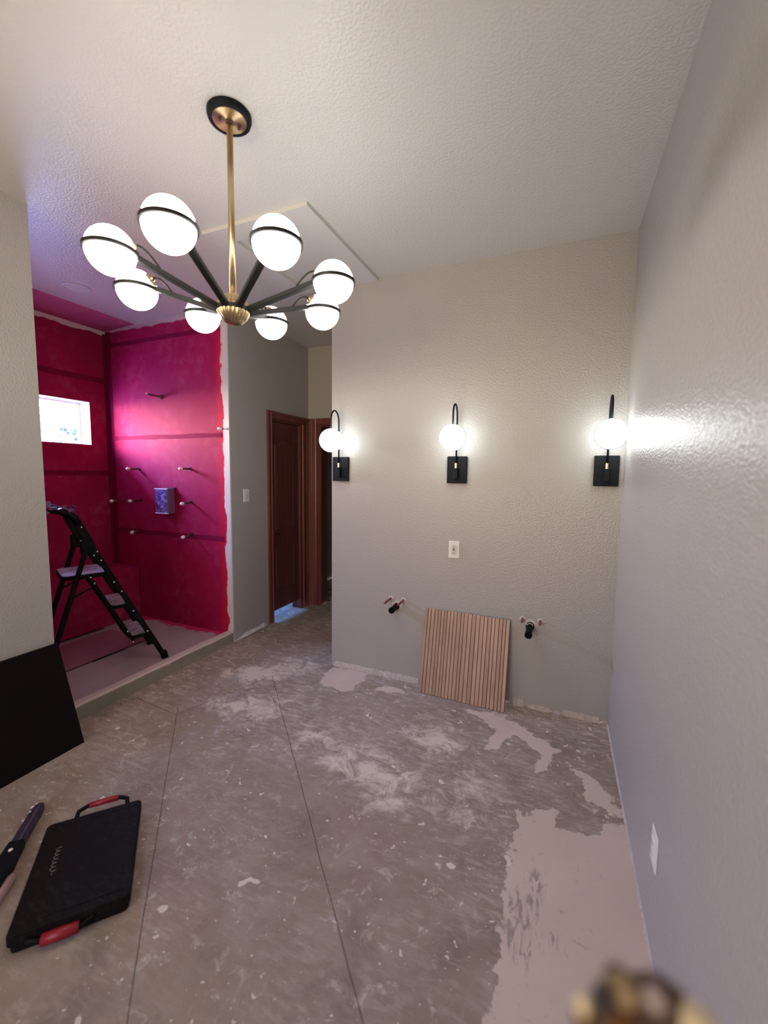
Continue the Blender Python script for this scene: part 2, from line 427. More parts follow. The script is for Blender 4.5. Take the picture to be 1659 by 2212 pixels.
def prism(bm, poly, h, M4):
    """poly in local xy, extruded by h along local z"""
    a = [bm.verts.new(M4 @ Vector((x, y, 0))) for x, y in poly]; b = [bm.verts.new(M4 @ Vector((x, y, h))) for x, y in poly]
    bm.faces.new(a[::-1]); bm.faces.new(b); n = len(poly)
    for i in range(n): bm.faces.new((a[i], a[(i+1) % n], b[(i+1) % n], b[i]))
    return bm
def along(p, d):
    """matrix whose local z runs along d from p"""
    return Matrix.Translation(p) @ Vector(d).to_track_quat('Z', 'Y').to_matrix().to_4x4()
ST = dict(kind='structure')

# ------------------------------------------------------------------ the room
XR, YD, HC, XL, XE = .333, 2.80, 2.888, -2.634, -1.620
YB, XW, YH = 2.81, -4.17, 4.03
# floor as a grid so that the residue shapes can be stored on it
def build_floor():
    nx, ny = 200, 360
    xs = np.linspace(-2.75, .45, nx); ys = np.linspace(-2.5, 4.3, ny)
    X, Y = np.meshgrid(xs, ys); P = np.stack([X.ravel(), Y.ravel()], 1)
    me = bpy.data.meshes.new('floor')
    vs = np.column_stack([P, np.zeros(len(P))])
    i = np.arange(nx-1); j = np.arange(ny-1); I, J = np.meshgrid(i, j); a = (J*nx+I).ravel()
    fs = np.stack([a, a+1, a+nx+1, a+nx], 1)
    me.from_pydata(vs.tolist(), [], fs.tolist()); me.materials.append(M['floor'])
    for nm, pl in (('res_a', POLY_A), ('res_b', POLY_B), ('res_c', POLY_C)):
        at = me.attributes.new(nm, 'FLOAT', 'POINT'); at.data.foreach_set('value', sdf(P, pl).astype(np.float32))
    o = bpy.data.objects.new('floor', me); COL.objects.link(o); o['kind'] = 'structure'; MW[o.name] = Matrix()
    return o
floor = build_floor()
obj('floor_far_rooms', box(box(BM(), (-4.4, 2.93, -.06), (-2.75, 6.0, 0)), (-2.75, 4.3, -.06), (-1.4, 6.0, 0)), M['floor'], **ST)
obj('ceiling', box(BM(), (-4.5, -2.7, HC), (.5, 6.1, HC+.1)), 'ceil', **ST)
obj('wall_right', box(BM(), (XR, -2.5, .006), (XR+.12, YD+.12, HC)), 'wall_gloss', **ST)
wb = prism(BM(), [(XE, YD), (XR, YD), (XR, YD+.12), (XE+.12, YD+.12), (XE+.12, 6.0), (XE, 6.0)], HC-.012, Matrix.Translation((0, 0, .012)))
wall_back = obj('wall_back', wb, 'wall', **ST)
b = BM()
for lo, hi in (((-2.8, -2.62, 0), (-2.2, -2.5, HC)), ((-.2, -2.62, 0), (.46, -2.5, HC)), ((-2.2, -2.62, 0), (-.2, -2.5, .9)), ((-2.2, -2.62, 2.4), (-.2, -2.5, HC))): box(b, lo, hi)
obj('wall_front', b, 'wall', **ST)
w3 = obj('added_fill_window', box(box(BM(), (-2.2, -2.59, .9), (-.2, -2.55, .94)), (-2.2, -2.59, 2.36), (-.2, -2.55, 2.4)), 'frame', **ST)  # added window behind the camera, put in only as fill light
obj('pane', box(BM(), (-2.2, -2.572, .94), (-.2, -2.568, 2.36)), 'fill_tint', w3)
def portal(loc, rot, sx, sy_):
    l = bpy.data.lights.new('portal', 'AREA'); l.shape = 'RECTANGLE'; l.size = sx; l.size_y = sy_; l.cycles.is_portal = True
    o = bpy.data.objects.new('daylight_portal', l); COL.objects.link(o); o.location = loc; o.rotation_euler = rot
portal((-1.2, -2.60, 1.65), (PI/2, 0, 0), 2.0, 1.5)  # portal of the added fill window
portal((-4.36, 2.176, 1.965), (PI/2, 0, -PI/2), .95, .42)
portal((-4.41, 3.55, 1.5), (PI/2, 0, -PI/2), .72, 1.22)
obj('wall_left', box(BM(), (-2.73, -2.5, 0), (-2.61, 1.385, HC)), 'wall', **ST)
obj('wall_shower_near', box(BM(), (XW-.12, 1.27, 0), (-2.73, 1.385, HC)), 'mem', **ST)
# door wall, beside the shower, with the door opening
DY0, DY1, DZ = 3.375, 3.905, 2.045
b = BM()
for lo, hi in (((XL-.012, YB-.002, 0), (XL, YB+.12, HC)), ((XL-.116, YB+.12, 0), (XL, DY0, HC)), ((XL-.116, DY1, 0), (XL, YH+.12, HC)), ((XL-.116, DY0, DZ), (XL, DY1, HC))): box(b, lo, hi)
wall_door = obj('wall_left_far', b, 'wall', **ST)
obj('corner_bead', box(BM(), (XL-.010, YB-.004, .10), (XL+.0025, YB+.012, HC-.01), .002), 'trimpaint', wall_door)
b = BM()
for lo, hi in (((XL, YH, 0), (-2.50, YH+.12, HC)), ((-1.74, YH, 0), (XE, YH+.12, HC)), ((-2.50, YH, DZ+.01), (-1.74, YH+.12, HC))): box(b, lo, hi)
obj('wall_hall_end', b, 'wall', **ST)
b = BM()
for lo, hi in (((-3.1, 4.15, 0), (-3.0, 6.0, HC)), ((-3.0, 5.9, 0), (-1.5, 6.0, HC)), ((-3.0, 4.15, 0), (XL-.12, 4.2, HC))): box(b, lo, hi)
obj('wall_dark_room', b, 'wall', **ST)
# closet behind the panelled door, daylit through its own window
b = BM()
for lo, hi in (((-4.4, YB+.12, 0), (-4.29, 3.2, HC)), ((-4.4, 3.9, 0), (-4.29, 4.15, HC)), ((-4.4, 3.2, 0), (-4.29, 3.9, .9)), ((-4.4, 3.2, 2.1), (-4.29, 3.9, HC)), ((-4.4, 4.15, 0), (-3.0, 4.27, HC))): box(b, lo, hi)
obj('wall_closet', b, 'wall', **ST)
w2 = obj('window_2', box(box(BM(), (-4.37, 3.2, .9), (-4.33, 3.9, .94)), (-4.37, 3.2, 2.06), (-4.33, 3.9, 2.1)), 'frame', **ST)
obj('pane', box(BM(), (-4.352, 3.2, .94), (-4.348, 3.9, 2.06)), 'closetglass', w2)

# shower walls
WY0, WY1, WZ0, WZ1 = 1.72, 2.632, 1.762, 2.168
b = BM()
for lo, hi in (((XW-.18, 1.27, 0), (XW, WY0, HC)), ((XW-.18, WY1, 0), (XW, YB+.12, HC)), ((XW-.18, WY0, 0), (XW, WY1, WZ0)), ((XW-.18, WY0, WZ1), (XW, WY1, HC))): box(b, lo, hi)
wall_win = obj('wall_shower_window', b, 'mem_win', **ST)
wall_pipe = obj('wall_shower_back', box(BM(), (XW, YB, 0), (XL-.012, YB+.12, HC)), 'mem_back', **ST)
def tape(par, lo, hi): obj('seam_tape', box(BM(), lo, hi, .0008), 'band', par)
for z, dz, dx in ((2.728, .022, 0), (1.838, .024, 0), (.928, .026, 0)):
    n = 14; b = BM()
    top = [(XW+.005+(XL-.085-XW)*i/n, z+dz*(.8+.35*mnoise.noise(Vector((i*.7, z*9, 0))))) for i in range(n+1)]
    bot = [(x, z-dz*(.8+.35*mnoise.noise(Vector((i*.7, z*5, 7))))) for i, (x, _) in enumerate(top)]
    prism(b, top+bot[::-1], .0025, Matrix.Translation((0, YB, 0)) @ Matrix.Rotation(PI/2, 4, 'X'))
    obj('seam_tape', b, 'band', wall_pipe)
tape(wall_pipe, (XW, YB-.0025, .58), (XW+.075, YB, 2.86))
tape(wall_win, (XW, YB-.03, .58), (XW+.0025, YB, 2.84))
for z in (2.39, 1.495): tape(wall_win, (XW, 1.385, z-.025), (XW+.0025, YB-.03, z+.025))
# sloping painted strip where the ceiling drops to the window wall
b = BM(); prism(b, [(XW, HC+.002), (XW, HC-.022), (-3.75, HC-.0005), (-3.75, HC+.002)], 1.425, Matrix.Translation((0, YB, 0)) @ Matrix.Rotation(PI/2, 4, 'X'))
obj('trim_1', b, 'soffit', **ST)
# shower floor, drain panel, curb, bench
sf = obj('floor_shower', box(BM(), (XW, 1.385, 0), (-2.70, YB, .075)), 'tray', **ST)
obj('drain_panel', box(BM(), (-3.715, 1.385, .075), (-3.222, 2.43, .081), .002), 'tray2', sf)
obj('drain_gap', box(box(BM(), (-3.226, 1.385, .0752), (-3.206, 2.43, .0764)), (-3.236, 1.95, .0752), (-3.194, 2.20, .0764)), 'slot', sf)
obj('wall_gap', box(BM(), (-3.824, 1.385, .0752), (-3.80, 2.43, .079)), 'slot', sf)
b = BM(); ny = 60
rows = []
for i in range(ny+1):
    y = 1.385 + (YB-1.387)*i/ny
    wv = lambda k: .0055*mnoise.noise(Vector((y*6, k*3.1, 0)))
    rows.append([bm_v for bm_v in (b.verts.new((-2.634+wv(1), y, 0)), b.verts.new((-2.634+wv(2), y, .092+wv(3))), b.verts.new((-2.642+wv(2), y, .101+wv(4))), b.verts.new((-2.696, y, .102+wv(5))), b.verts.new((-2.702, y, .07)), b.verts.new((-2.702, y, 0)))])
for a, c in zip(rows, rows[1:]):
    for k in range(5): b.faces.new((a[k], a[k+1], c[k+1], c[k]))
b.faces.new(rows[0]); b.faces.new(rows[-1][::-1])
obj('trim_2', b, 'curb', **ST)
bench = obj('shower_bench', box(BM(), (XW+.001, 1.386, .0755), (-3.824, YB-.001, .577), .006, 2), 'mem', label='crimson coated built-in shower bench below the small window', category='bench')

# window
wn = obj('window_1', box(box(box(box(BM(), (-4.345, WY0, WZ0), (-4.305, WY0+.03, WZ1), .003), (-4.345, WY1-.022, WZ0), (-4.305, WY1, WZ1), .003), (-4.345, WY0+.03, WZ0), (-4.305, WY1-.022, WZ0+.018), .003), (-4.345, WY0+.03, WZ1-.022), (-4.305, WY1-.022, WZ1), .003), 'frame', **ST)
obj('pane', box(BM(), (-4.327, WY0+.03, WZ0+.018), (-4.323, WY1-.022, WZ1-.022)), 'glass', wn)
for nm, lo, hi in (('reveal', (-4.305, WY1-.004, WZ0), (XW+.001, WY1+.0, WZ1)), ('reveal', (-4.305, WY0, WZ0), (XW+.001, WY0+.004, WZ1)), ('reveal', (-4.305, WY0+.004, WZ1-.004), (XW+.001, WY1-.004, WZ1)), ('sill', (-4.305, WY0+.004, WZ0), (XW+.001, WY1-.004, WZ0+.004))):
    obj(nm, box(BM(), lo, hi), 'reveal', wn)
# outdoors: eave, yard, plants
obj('trim_3', box(BM(), (-5.05, -1.0, 2.62), (-4.41, 5.0, 2.70)), 'stucco', **ST)
obj('wall_outside', box(box(BM(), (-4.41, -1.0, 0), (-4.352, WY0, 2.62)), (-4.41, WY0, 0), (-4.352, 4.3, 1.74)) if False else box(BM(), (-4.36, -1.0, -.2), (-4.352, 1.2, 2.62)), 'stucco', **ST)
obj('floor_yard', box(BM(), (-30, -25, -.3), (-4.42, 30, -.2)), 'yard', **ST)
def shrub(cx_, cy_, cz, n, mat, lab, spread=.2, ln=.28, sd=1, up_=.5):
    random.seed(sd)
    t = empty('outdoor_plant', (cx_, cy_, -.2), label=lab, category='plant', group='plants outside the shower window')
    obj('stem', tube(BM(), [(cx_, cy_, -.2), (cx_+.04, cy_+.05, cz*.5), (cx_, cy_, cz)], [.035, .03, .02], 8), 'leaf', t, world=True)
    for i in range(n):
        a = random.uniform(0, 2*PI); el = random.uniform(up_-.6, 1.3); L = ln*random.uniform(.6, 1.2)
        d = Vector((math.cos(a)*math.cos(el), math.sin(a)*math.cos(el), math.sin(el)))
        p = Vector((cx_+random.uniform(-spread, spread), cy_+random.uniform(-spread, spread)*1.3, cz+random.uniform(-spread, spread)*.5))
        s = d.cross(Vector((.3, .5, .8))).normalized(); b = BM()
        w = ln*.12; nrm = d.cross(s)
        pr = [(0, .2), (.3, 1), (.65, .8), (1, .03)]
        L0 = [b.verts.new(p+d*L*f+s*w*k) for f, k in pr]; L1 = [b.verts.new(p+d*L*f-s*w*k) for f, k in pr]; Lm = [b.verts.new(p+d*L*f+nrm*w*.35*k) for f, k in pr]
        for q in range(3):
            b.faces.new((L0[q], L0[q+1], Lm[q+1], Lm[q])); b.faces.new((Lm[q], Lm[q+1], L1[q+1], L1[q]))
        obj('leaf', b, mat, t, world=True)
    return t
shrub(-7, 4.10, 2.03, 46, 'leaf', 'spiky leafy plant at the lower right of the small shower window', .15, .30, 3)
shrub(-8.6, 4.62, 2.10, 30, 'leaf2', 'paler low leafy plant at the lower left of the small shower window', .13, .14, 5)

# door and casings
def casing(name, lo, hi, mat='mahog_l'):
    """flat moulded casing board: stepped profile"""
    return box(box(BM(), lo, hi, .004, 2), lo, hi) if False else box(BM(), lo, hi, .005, 2)
dt = obj('door_1', box(BM(), (XL-.060, DY0+.012, .100), (XL-.022, DY1-.045, DZ-.018), .002), 'mahog', **ST)
# raised panels with moulding (upper arched)
DX = XL-.022
def moulding(pts, nm):
    b = BM(); P = [Vector((DX, y, z)) for y, z in pts]; n = len(P)
    prof = [(0, 0), (.004, .006), (.012, .003), (.018, .0), (.030, .005)]
    c = sum(P, Vector())/n; rings = []
    for off, h in prof:
        rings.append([])
        for i, p in enumerate(P):
            t = (P[(i+1) % n]-P[i-1]).normalized(); nn = Vector((0, -t.z, t.y))
            if (c-p).dot(nn) < 0: nn = -nn
            rings[-1].append(b.verts.new(p + nn*off + Vector((h, 0, 0))))
    for a, c2 in zip(rings, rings[1:]):
        for i in range(n): b.faces.new((a[i], a[(i+1) % n], c2[(i+1) % n], c2[i]))
    b.faces.new(rings[-1]); obj(nm, b, 'mahog', dt)
y0, y1 = 3.445, 3.765
arch = [(y0, .93), (y1, .93), (y1, 1.80)]
for i in range(1, 12):
    f = i/12; arch.append((y1+(y0-y1)*f, 1.80+.055*(math.sin(PI*f)**1.6)))
arch.append((y0, 1.80))
moulding(arch, 'panel'); moulding([(y0, .30), (y1, .30), (y1, .745), (y0, .745)], 'panel')
b = BM(); lathe(b, [(0, 0), (.022, 0), (.022, .006), (.012, .010), (.010, .030)], along((DX, 3.425, .915), (1, 0, 0)), 20)
tube(b, [(DX+.03, 3.425, .915), (DX+.034, 3.45, .915), (DX+.032, 3.50, .918)], [.009, .008, .006], 10)
obj('handle', b, 'brass', dt, 'auto')
def moulded_casing(name, a, bpt, width_dir, out_dir, w=.075, t=.018):
    b = BM(); a = Vector(a); e = Vector(bpt); wd = Vector(width_dir); od = Vector(out_dir)
    prof = [(0, 0), (0, t*.75), (w*.12, t), (w*.28, t*.95), (w*.36, t*.65), (w*.72, t*.55), (w*.84, t*.9), (w*.97, t*.6), (w, 0)]
    A = [b.verts.new(a+wd*u+od*v) for u, v in prof]; B_ = [b.verts.new(e+wd*u+od*v) for u, v in prof]; n = len(prof)
    for i in range(n): b.faces.new((A[i], A[(i+1) % n], B_[(i+1) % n], B_[i]))
    b.faces.new(A); b.faces.new(B_[::-1]); return b
cs = obj('trim_4', moulded_casing('c', (XL, DY0-.072, 0), (XL, DY0-.072, DZ+.075), (0, 1, 0), (1, 0, 0)), 'mahog_l', **ST)
obj('head_casing', moulded_casing('c', (XL, DY0, DZ+.075), (XL, YH-.018, DZ+.075), (0, 0, -1), (1, 0, 0)), 'mahog_l', cs)
obj('side_casing', moulded_casing('c', (XL, DY1+.10, .0), (XL, DY1+.10, DZ), (0, -1, 0), (1, 0, 0), .10), 'mahog_l', cs)
b = BM()
for lo, hi in (((XL-.116, DY0-.001, 0), (XL+.001, DY0+.012, DZ)), ((XL-.116, DY1-.04, 0), (XL+.001, DY1, DZ)), ((XL-.116, DY0+.012, DZ-.018), (XL+.001, DY1-.04, DZ))): box(b, lo, hi, .001)
obj('door_jamb', b, 'mahog', cs)
cf = obj('trim_5', moulded_casing('c', (XL+.018, YH, 0), (XL+.018, YH, DZ+.075), (1, 0, 0), (0, -1, 0), .092), 'mahog_l', **ST)
obj('head_casing', moulded_casing('c', (-2.525, YH, DZ+.075), (XE-.001, YH, DZ+.075), (0, 0, -1), (0, -1, 0)), 'mahog_l', cf)
obj('side_casing', moulded_casing('c', (-1.66, YH, 0), (-1.66, YH, DZ), (-1, 0, 0), (0, -1, 0), .09), 'mahog_l', cf)
b = BM()
for lo, hi in (((-2.525, YH-.001, 0), (-2.470, YH+.13, DZ)), ((-1.76, YH-.001, 0), (-1.72, YH+.13, DZ)), ((-2.47, YH-.001, DZ-.018), (-1.76, YH+.13, DZ+.01))): box(b, lo, hi, .001)
obj('door_jamb', b, 'mahog', cf)

# mortar ridges at the foot of the walls
def ridge(lab, x0, x1, y, hmax, sd):
    b = BM(); n = max(8, int((x1-x0)/.012)); rows = []
    for i in range(n+1):
        x = x0+(x1-x0)*i/n; k = mnoise.noise(Vector((x*14, sd, 0)))*.5+.5; k2 = mnoise.noise(Vector((x*45, sd, 5)))*.5+.5
        e = min(1, i/2, (n-i)/2); h = hmax*(.45+.45*k+.35*k2)*max(e, .05); d = (.012+.022*k2)*max(e, .1)
        rows.append([b.verts.new((x, y+.001, 0)), b.verts.new((x, y-d, 0)), b.verts.new((x, y-d*.8, h*.35)), b.verts.new((x, y-d*.35, h*.8)), b.verts.new((x, y+.001, h))])
    for a, c in zip(rows, rows[1:]):
        for k in range(4): b.faces.new((a[k], a[k+1], c[k+1], c[k]))
    obj('mortar_ridge', b, 'mortar', None, kind='stuff', label=lab, category='mortar')
ridge('long rough mortar ridge at the wall foot left of the wood tile', XE+.01, -.87, YD, .042, 1); ridge('short mortar lump at the wall foot just right of the wood tile', -.25, -.14, YD, .05, 3)
ridge('mortar ridge at the wall foot under the right drain pipe', -.135, .02, YD, .03, 9); ridge('mortar ridge at the wall foot beside the room corner', .06, .31, YD, .034, 6)
b = BM(); rows = []
for i in range(121):
    y = -1.0+3.78*i/120; k = mnoise.noise(Vector((y*9, 3, 0))); d = .007+.004*k
    rows.append([b.verts.new((XR+.001, y, 0)), b.verts.new((XR-d, y, 0)), b.verts.new((XR-d, y, .003)), b.verts.new((XR-.002, y, .008+.005*k)), b.verts.new((XR+.001, y, .010+.005*k))])
for a, c in zip(rows, rows[1:]):
    for k in range(4): b.faces.new((a[k], a[k+1], c[k+1], c[k]))
obj('baseboard_right', b, 'mortar', **ST)
b = BM(); rows = []
for i in range(25):
    y = 2.87+.42*i/24; k = mnoise.noise(Vector((y*11, 3, 2)))*.5+.5; e = min(1, i/4, (24-i)/4)
    rows.append([b.verts.new((XL, y, .004)), b.verts.new((XL+.012*e*(.5+k)+.001, y, .006)), b.verts.new((XL+.006*e+.001, y, .02*e+.006)), b.verts.new((XL, y, (.03*k+.015)*e+.008))])
for a, c in zip(rows, rows[1:]):
    for k in range(3): b.faces.new((a[k], a[k+1], c[k+1], c[k]))
obj('loose_drywall_tape', b, 'plaster', wall_door, kind='stuff')

# attic hatch
ht = empty('attic_hatch', (-1.60, 2.35, HC), label='square painted attic hatch with mitred frame in the ceiling above the vanity wall', category='hatch')
hx0, hx1, hy0, hy1 = -1.955, -1.248, 1.905, 2.798
ix0, ix1, iy0, iy1 = -1.825, -1.378, 2.035, 2.690
zt = HC-.020
def mit(pts, nm='frame_board'):
    obj(nm, prism(BM(), pts, .020, Matrix.Translation((0, 0, zt))), 'trimpaint', ht, world=True)
mit([(hx0, hy0), (hx1, hy0), (ix1, iy0), (ix0, iy0)]); mit([(hx1, hy0), (hx1, hy1), (ix1, iy1), (ix1, iy0)])
mit([(hx1, hy1), (hx0, hy1), (ix0, iy1), (ix1, iy1)]); mit([(hx0, hy1), (hx0, hy0), (ix0, iy0), (ix0, iy1)])
obj('hatch_panel', box(BM(), (ix0+.008, iy0+.008, HC-.008), (ix1-.008, iy1-.008, HC+.0), .001), 'trimpaint', ht, world=True)
# unlit recessed light trim over the shower
b = BM(); lathe(b, [(0, -.003), (.078, -.003), (.080, -.006), (.092, -.006), (.096, -.003), (.096, .001)], Matrix.Translation((-3.43, 2.114, HC)), 40)
obj('recessed_light', b, 'trimpaint', None, 'auto', label='round flush unlit recessed light in the ceiling over the shower', category='light')

# ------------------------------------------------------------------ chandelier
CX, CY_, ZH, ZG, RG, rg = -1.240, 1.360, 2.168, 2.257, .409, .0765
ch = empty('chandelier', (CX, CY_, HC), label='brass and black chandelier with eight lit white globes on spoke arms', category='chandelier')
b = BM(); lathe(b, [(0, 0), (.082, 0), (.082, -.010), (.078, -.022), (.066, -.024), (.066, -.018), (0, -.018)], None, 56)
can = obj('canopy', b, 'black', ch, 'auto')
b = BM(); lathe(b, [(0, -.019), (.064, -.019), (.063, -.023), (.02, -.025), (.016, -.025), (0, -.025)], None, 48)
obj('canopy_plate', b, 'spun', can, 'auto')
b = BM(); lathe(b, [(0, -.024), (.014, -.024), (.015, -.032), (.011, -.034), (0, -.034)], None, 24)
for sx in (-1, 1): lathe(b, [(0, -.023), (.006, -.023), (.006, -.036), (.004, -.038), (0, -.038)], Matrix.Translation((sx*.036*math.cos(1.0), sx*.036*math.sin(1.0), 0)), 12)
obj('canopy_nut', b, 'copperd', can, 'auto')
dz = ZH-HC
obj('rod', tube(BM(), [(0, 0, -.03), (0, 0, dz+.05)], .0118, 20), 'brass', ch, True)
b = BM(); N = 16
lathe(b, [(.0001 if i in (0, N) else .060*math.sin(PI*i/N), dz+.060*math.cos(PI*i/N)) for i in range(N+1)], None, 160, .08, 20)
obj('hub', b, 'brass', ch, 'auto')
b = BM(); lathe(b, [(.055, dz+.004), (.068, dz+.004), (.069, dz-.010), (.055, dz-.010)], None, 48)
obj('hub_ring', b, 'blackp', ch, 'auto')
def make_arm():
    b = BM(); gz = ZG-HC
    bar(b, (.060, 0, dz-.003), (RG-rg-.004, 0, gz), .026, .018, (0, 1, 0), .002)
    a = obj('arm', b, 'blackp', ch)
    b = BM(); sphere(b, (RG, 0, gz), rg, 40, 24)
    obj('globe', b, 'globe', a, True)
    b = BM(); lathe(b, [(rg-.002, gz-.0065), (rg+.007, gz-.0065), (rg+.007, gz+.0065), (rg-.002, gz+.0065), (rg-.002, gz-.0065)], Matrix.Translation((RG, 0, 0)), 56)
    obj('globe_ring', b, 'blackp', a, 'auto')
    d = Vector((-.86, 0, .51)).normalized(); p = Vector((RG, 0, gz))+d*(rg-.004)
    b = BM(); lathe(b, [(0, .012), (.010, .012), (.012, .004), (.026, .002), (.027, -.004)], along(p, d), 28)
    obj('socket_cap', b, 'brass', a, 'auto')
    q = p+d*.012; s0 = Vector((.245, 0, dz-.003+(gz-dz)*(.245-.06)/(RG-rg-.06)))
    pts = []
    for i in range(9):
        t = i/8; c1 = s0+Vector((.035, 0, .050)); c2 = q+Vector((-.025, 0, .008))
        pts.append(s0*(1-t)**3+c1*3*t*(1-t)**2+c2*3*t*t*(1-t)+q*t**3)
    obj('support_tube', tube(BM(), pts, .0038, 10), 'blackp', a, True)
    return a
arm0 = make_arm(); PH0 = math.radians(16.7); arm0.rotation_euler = (0, 0, PH0)
for k in range(1, 8):
    a = arm0.copy(); COL.objects.link(a); a.parent = ch; a.rotation_euler = (0, 0, PH0+k*PI/4)
    for g_ in list(arm0.children):
        d_ = g_.copy(); COL.objects.link(d_); d_.parent = a

# ------------------------------------------------------------------ wall sconces
def make_sconce(x, lab):
    t = empty('wall_sconce', (x, YD, 1.553), label=lab, category='wall lamp', group='globe sconces over the vanity')
    obj('backplate', box(BM(), (-.066, -.026, -.090), (.066, 0, .090), .003, 2), 'black', t)
    obj('mount_block', box(BM(), (-.014, -.062, -.062), (.014, -.026, .012), .002), 'black', t)
    obj('coupling', tube(BM(), [(0, -.046, .012), (0, -.046, .044)], .0085, 16), 'brass', t, 'auto')
    zt_ = .345; pts = [(0, -.046, .040), (0, -.046, zt_)]; R_ = .0575
    for i in range(1, 13):
        a = PI*i/12; pts.append((0, -.046-R_+R_*math.cos(a), zt_+R_*1.3*math.sin(a)))
    pts.append((0, -.046-2*R_, .285))
    obj('stem', tube(BM(), pts, .0058, 12), 'black', t, True)
    g = obj('globe', sphere(BM(), (0, -.161, .202), .083, 48, 28), 'sglobe', t, True)
    obj('globe_ring', torus(BM(), .0835, .0022, Matrix.Translation((0, -.161, .202)) @ Matrix.Rotation(PI/2, 4, 'X'), 56, 6), 'blackp', g, True)
    return t
sc = make_sconce(-1.535, 'leftmost globe wall sconce, at the open corner beside the hall')
dup(sc, (-.648, YD, 1.553), label='middle globe wall sconce, above the white outlet')
dup(sc, (.242, YD, 1.553), label='rightmost globe wall sconce, close to the room corner')

# ------------------------------------------------------------------ electrical plates
def plate(name, M4, parent_props, kind):
    """built in local: x right, y up, z out of the wall"""
    t = empty(name, M4.translation, 0, **parent_props); MWt = M4
    def put(nm, b, mat):
        b.transform(M4); obj(nm, b, mat, t, world=True)
    put('cover_plate', box(BM(), (-.0375, -.059, 0), (.0375, .059, .006), .003, 2), 'white')
    if kind == 'gfci':
        put('receptacle', box(BM(), (-.0165, -.033, .005), (.0165, .033, .009), .001), 'plug')
        for s in (1, -1):
            for x in (-.006, .006): put('slot', box(BM(), (x-.0014, s*.022-.004, .0088), (x+.0014, s*.022+.004, .0094)), 'slot')
            put('slot', lathe(BM(), [(0, 0), (.0026, 0), (.0026, .0005), (0, .0005)], Matrix.Translation((0, s*.022-.0115 if s > 0 else -.0335+.0025, .0089)), 12), 'slot')
        put('test_button', box(BM(), (-.008, .0015, .0088), (.008, .0065, .0102), .0005), 'slot')
        put('reset_button', box(BM(), (-.007, -.006, .0088), (.007, -.001, .0102), .0005), 'slot')
    elif kind == 'decora':
        put('receptacle', box(BM(), (-.0165, -.033, .005), (.0165, .033, .010), .001), 'white')
        for s in (1, -1):
            for x in (-.006, .006): put('slot', box(BM(), (x-.0012, s*.018-.004, .0098), (x+.0012, s*.018+.004, .0104)), 'slot')
    else:
        b = BM(); prism(b, [(-.033, .004), (.033, .004), (.033, .011), (0, .008), (-.033, .0095)], .033, Matrix.Translation((-.0165, 0, 0)) @ Matrix(((0, 0, 1, 0), (1, 0, 0, 0), (0, 1, 0, 0), (0, 0, 0, 1))))
        put('rocker', b, 'plug')
    for s in (1, -1): put('screw', lathe(BM(), [(0, .0058), (.0028, .0058), (.0028, .0064), (0, .0066)], Matrix.Translation((0, s*.048, 0)), 12), 'plug')
    return t
def basis(p, x, y, z):
    m_ = Matrix((x, y, z)).transposed().to_4x4(); m_.translation = Vector(p); return m_
plate('power_outlet', basis((-.656, YD, 1.008), (1, 0, 0), (0, 0, 1), (0, -1, 0)), dict(label='white outlet with dark test buttons, below the middle sconce', category='outlet'), 'gfci')
plate('power_outlet', basis((XR, 1.478, .335), (0, -1, 0), (0, 0, 1), (-1, 0, 0)), dict(label='white outlet low on the right wall, seen edge-on', category='outlet'), 'decora')
plate('light_switch', basis((XL, 3.004, 1.31), (0, 1, 0), (0, 0, 1), (1, 0, 0)), dict(label='white rocker light switch between the shower and the brown door', category='switch'), 'rocker')

# ------------------------------------------------------------------ vanity plumbing stubs
def ring_plaster(p, r, par, sd):
    b = BM(); n = 18; c = b.verts.new((p[0], p[1]-.004, p[2])); rim = []
    for k in range(n):
        rr = r*(1+.45*mnoise.noise(Vector((k*.9, sd, 0)))); rim.append(b.verts.new((p[0]+rr*math.cos(2*PI*k/n), p[1], p[2]+rr*math.sin(2*PI*k/n))))
    for k in range(n): b.faces.new((c, rim[k], rim[(k+1) % n]))
    obj('plaster_patch', b, 'plaster', par, world=True)
def stub(x, z, dx, dzz, ln, lab, sd):
    t = empty('copper_stub', (x, YD, z), label=lab, category='pipe', group='copper supply stubs')
    e = Vector((x+dx, YD-ln, z+dzz)); a = Vector((x, YD+.01, z)); d = (e-a).normalized()
    obj('pipe', tube(BM(), [a, a*.5+e*.5, e-d*.014, e-d*.012, e], [.0082, .0082, .0082, .0072, .0055], 16), 'copper', t, 'auto', world=True)
    ring_plaster((x, YD-.0005, z), .019, t, sd); return t
stub(-1.119, .606, .0, -.004, .125, 'left copper stub of the pair left of the wood tile', 1)
stub(-1.020, .604, .0, -.006, .115, 'right copper stub of the pair left of the wood tile', 2)
stub(-.190, .590, .0, -.002, .075, 'left copper stub of the pair right of the wood tile', 3)
stub(-.082, .590, .0, -.004, .075, 'right copper stub of the pair right of the wood tile', 4)
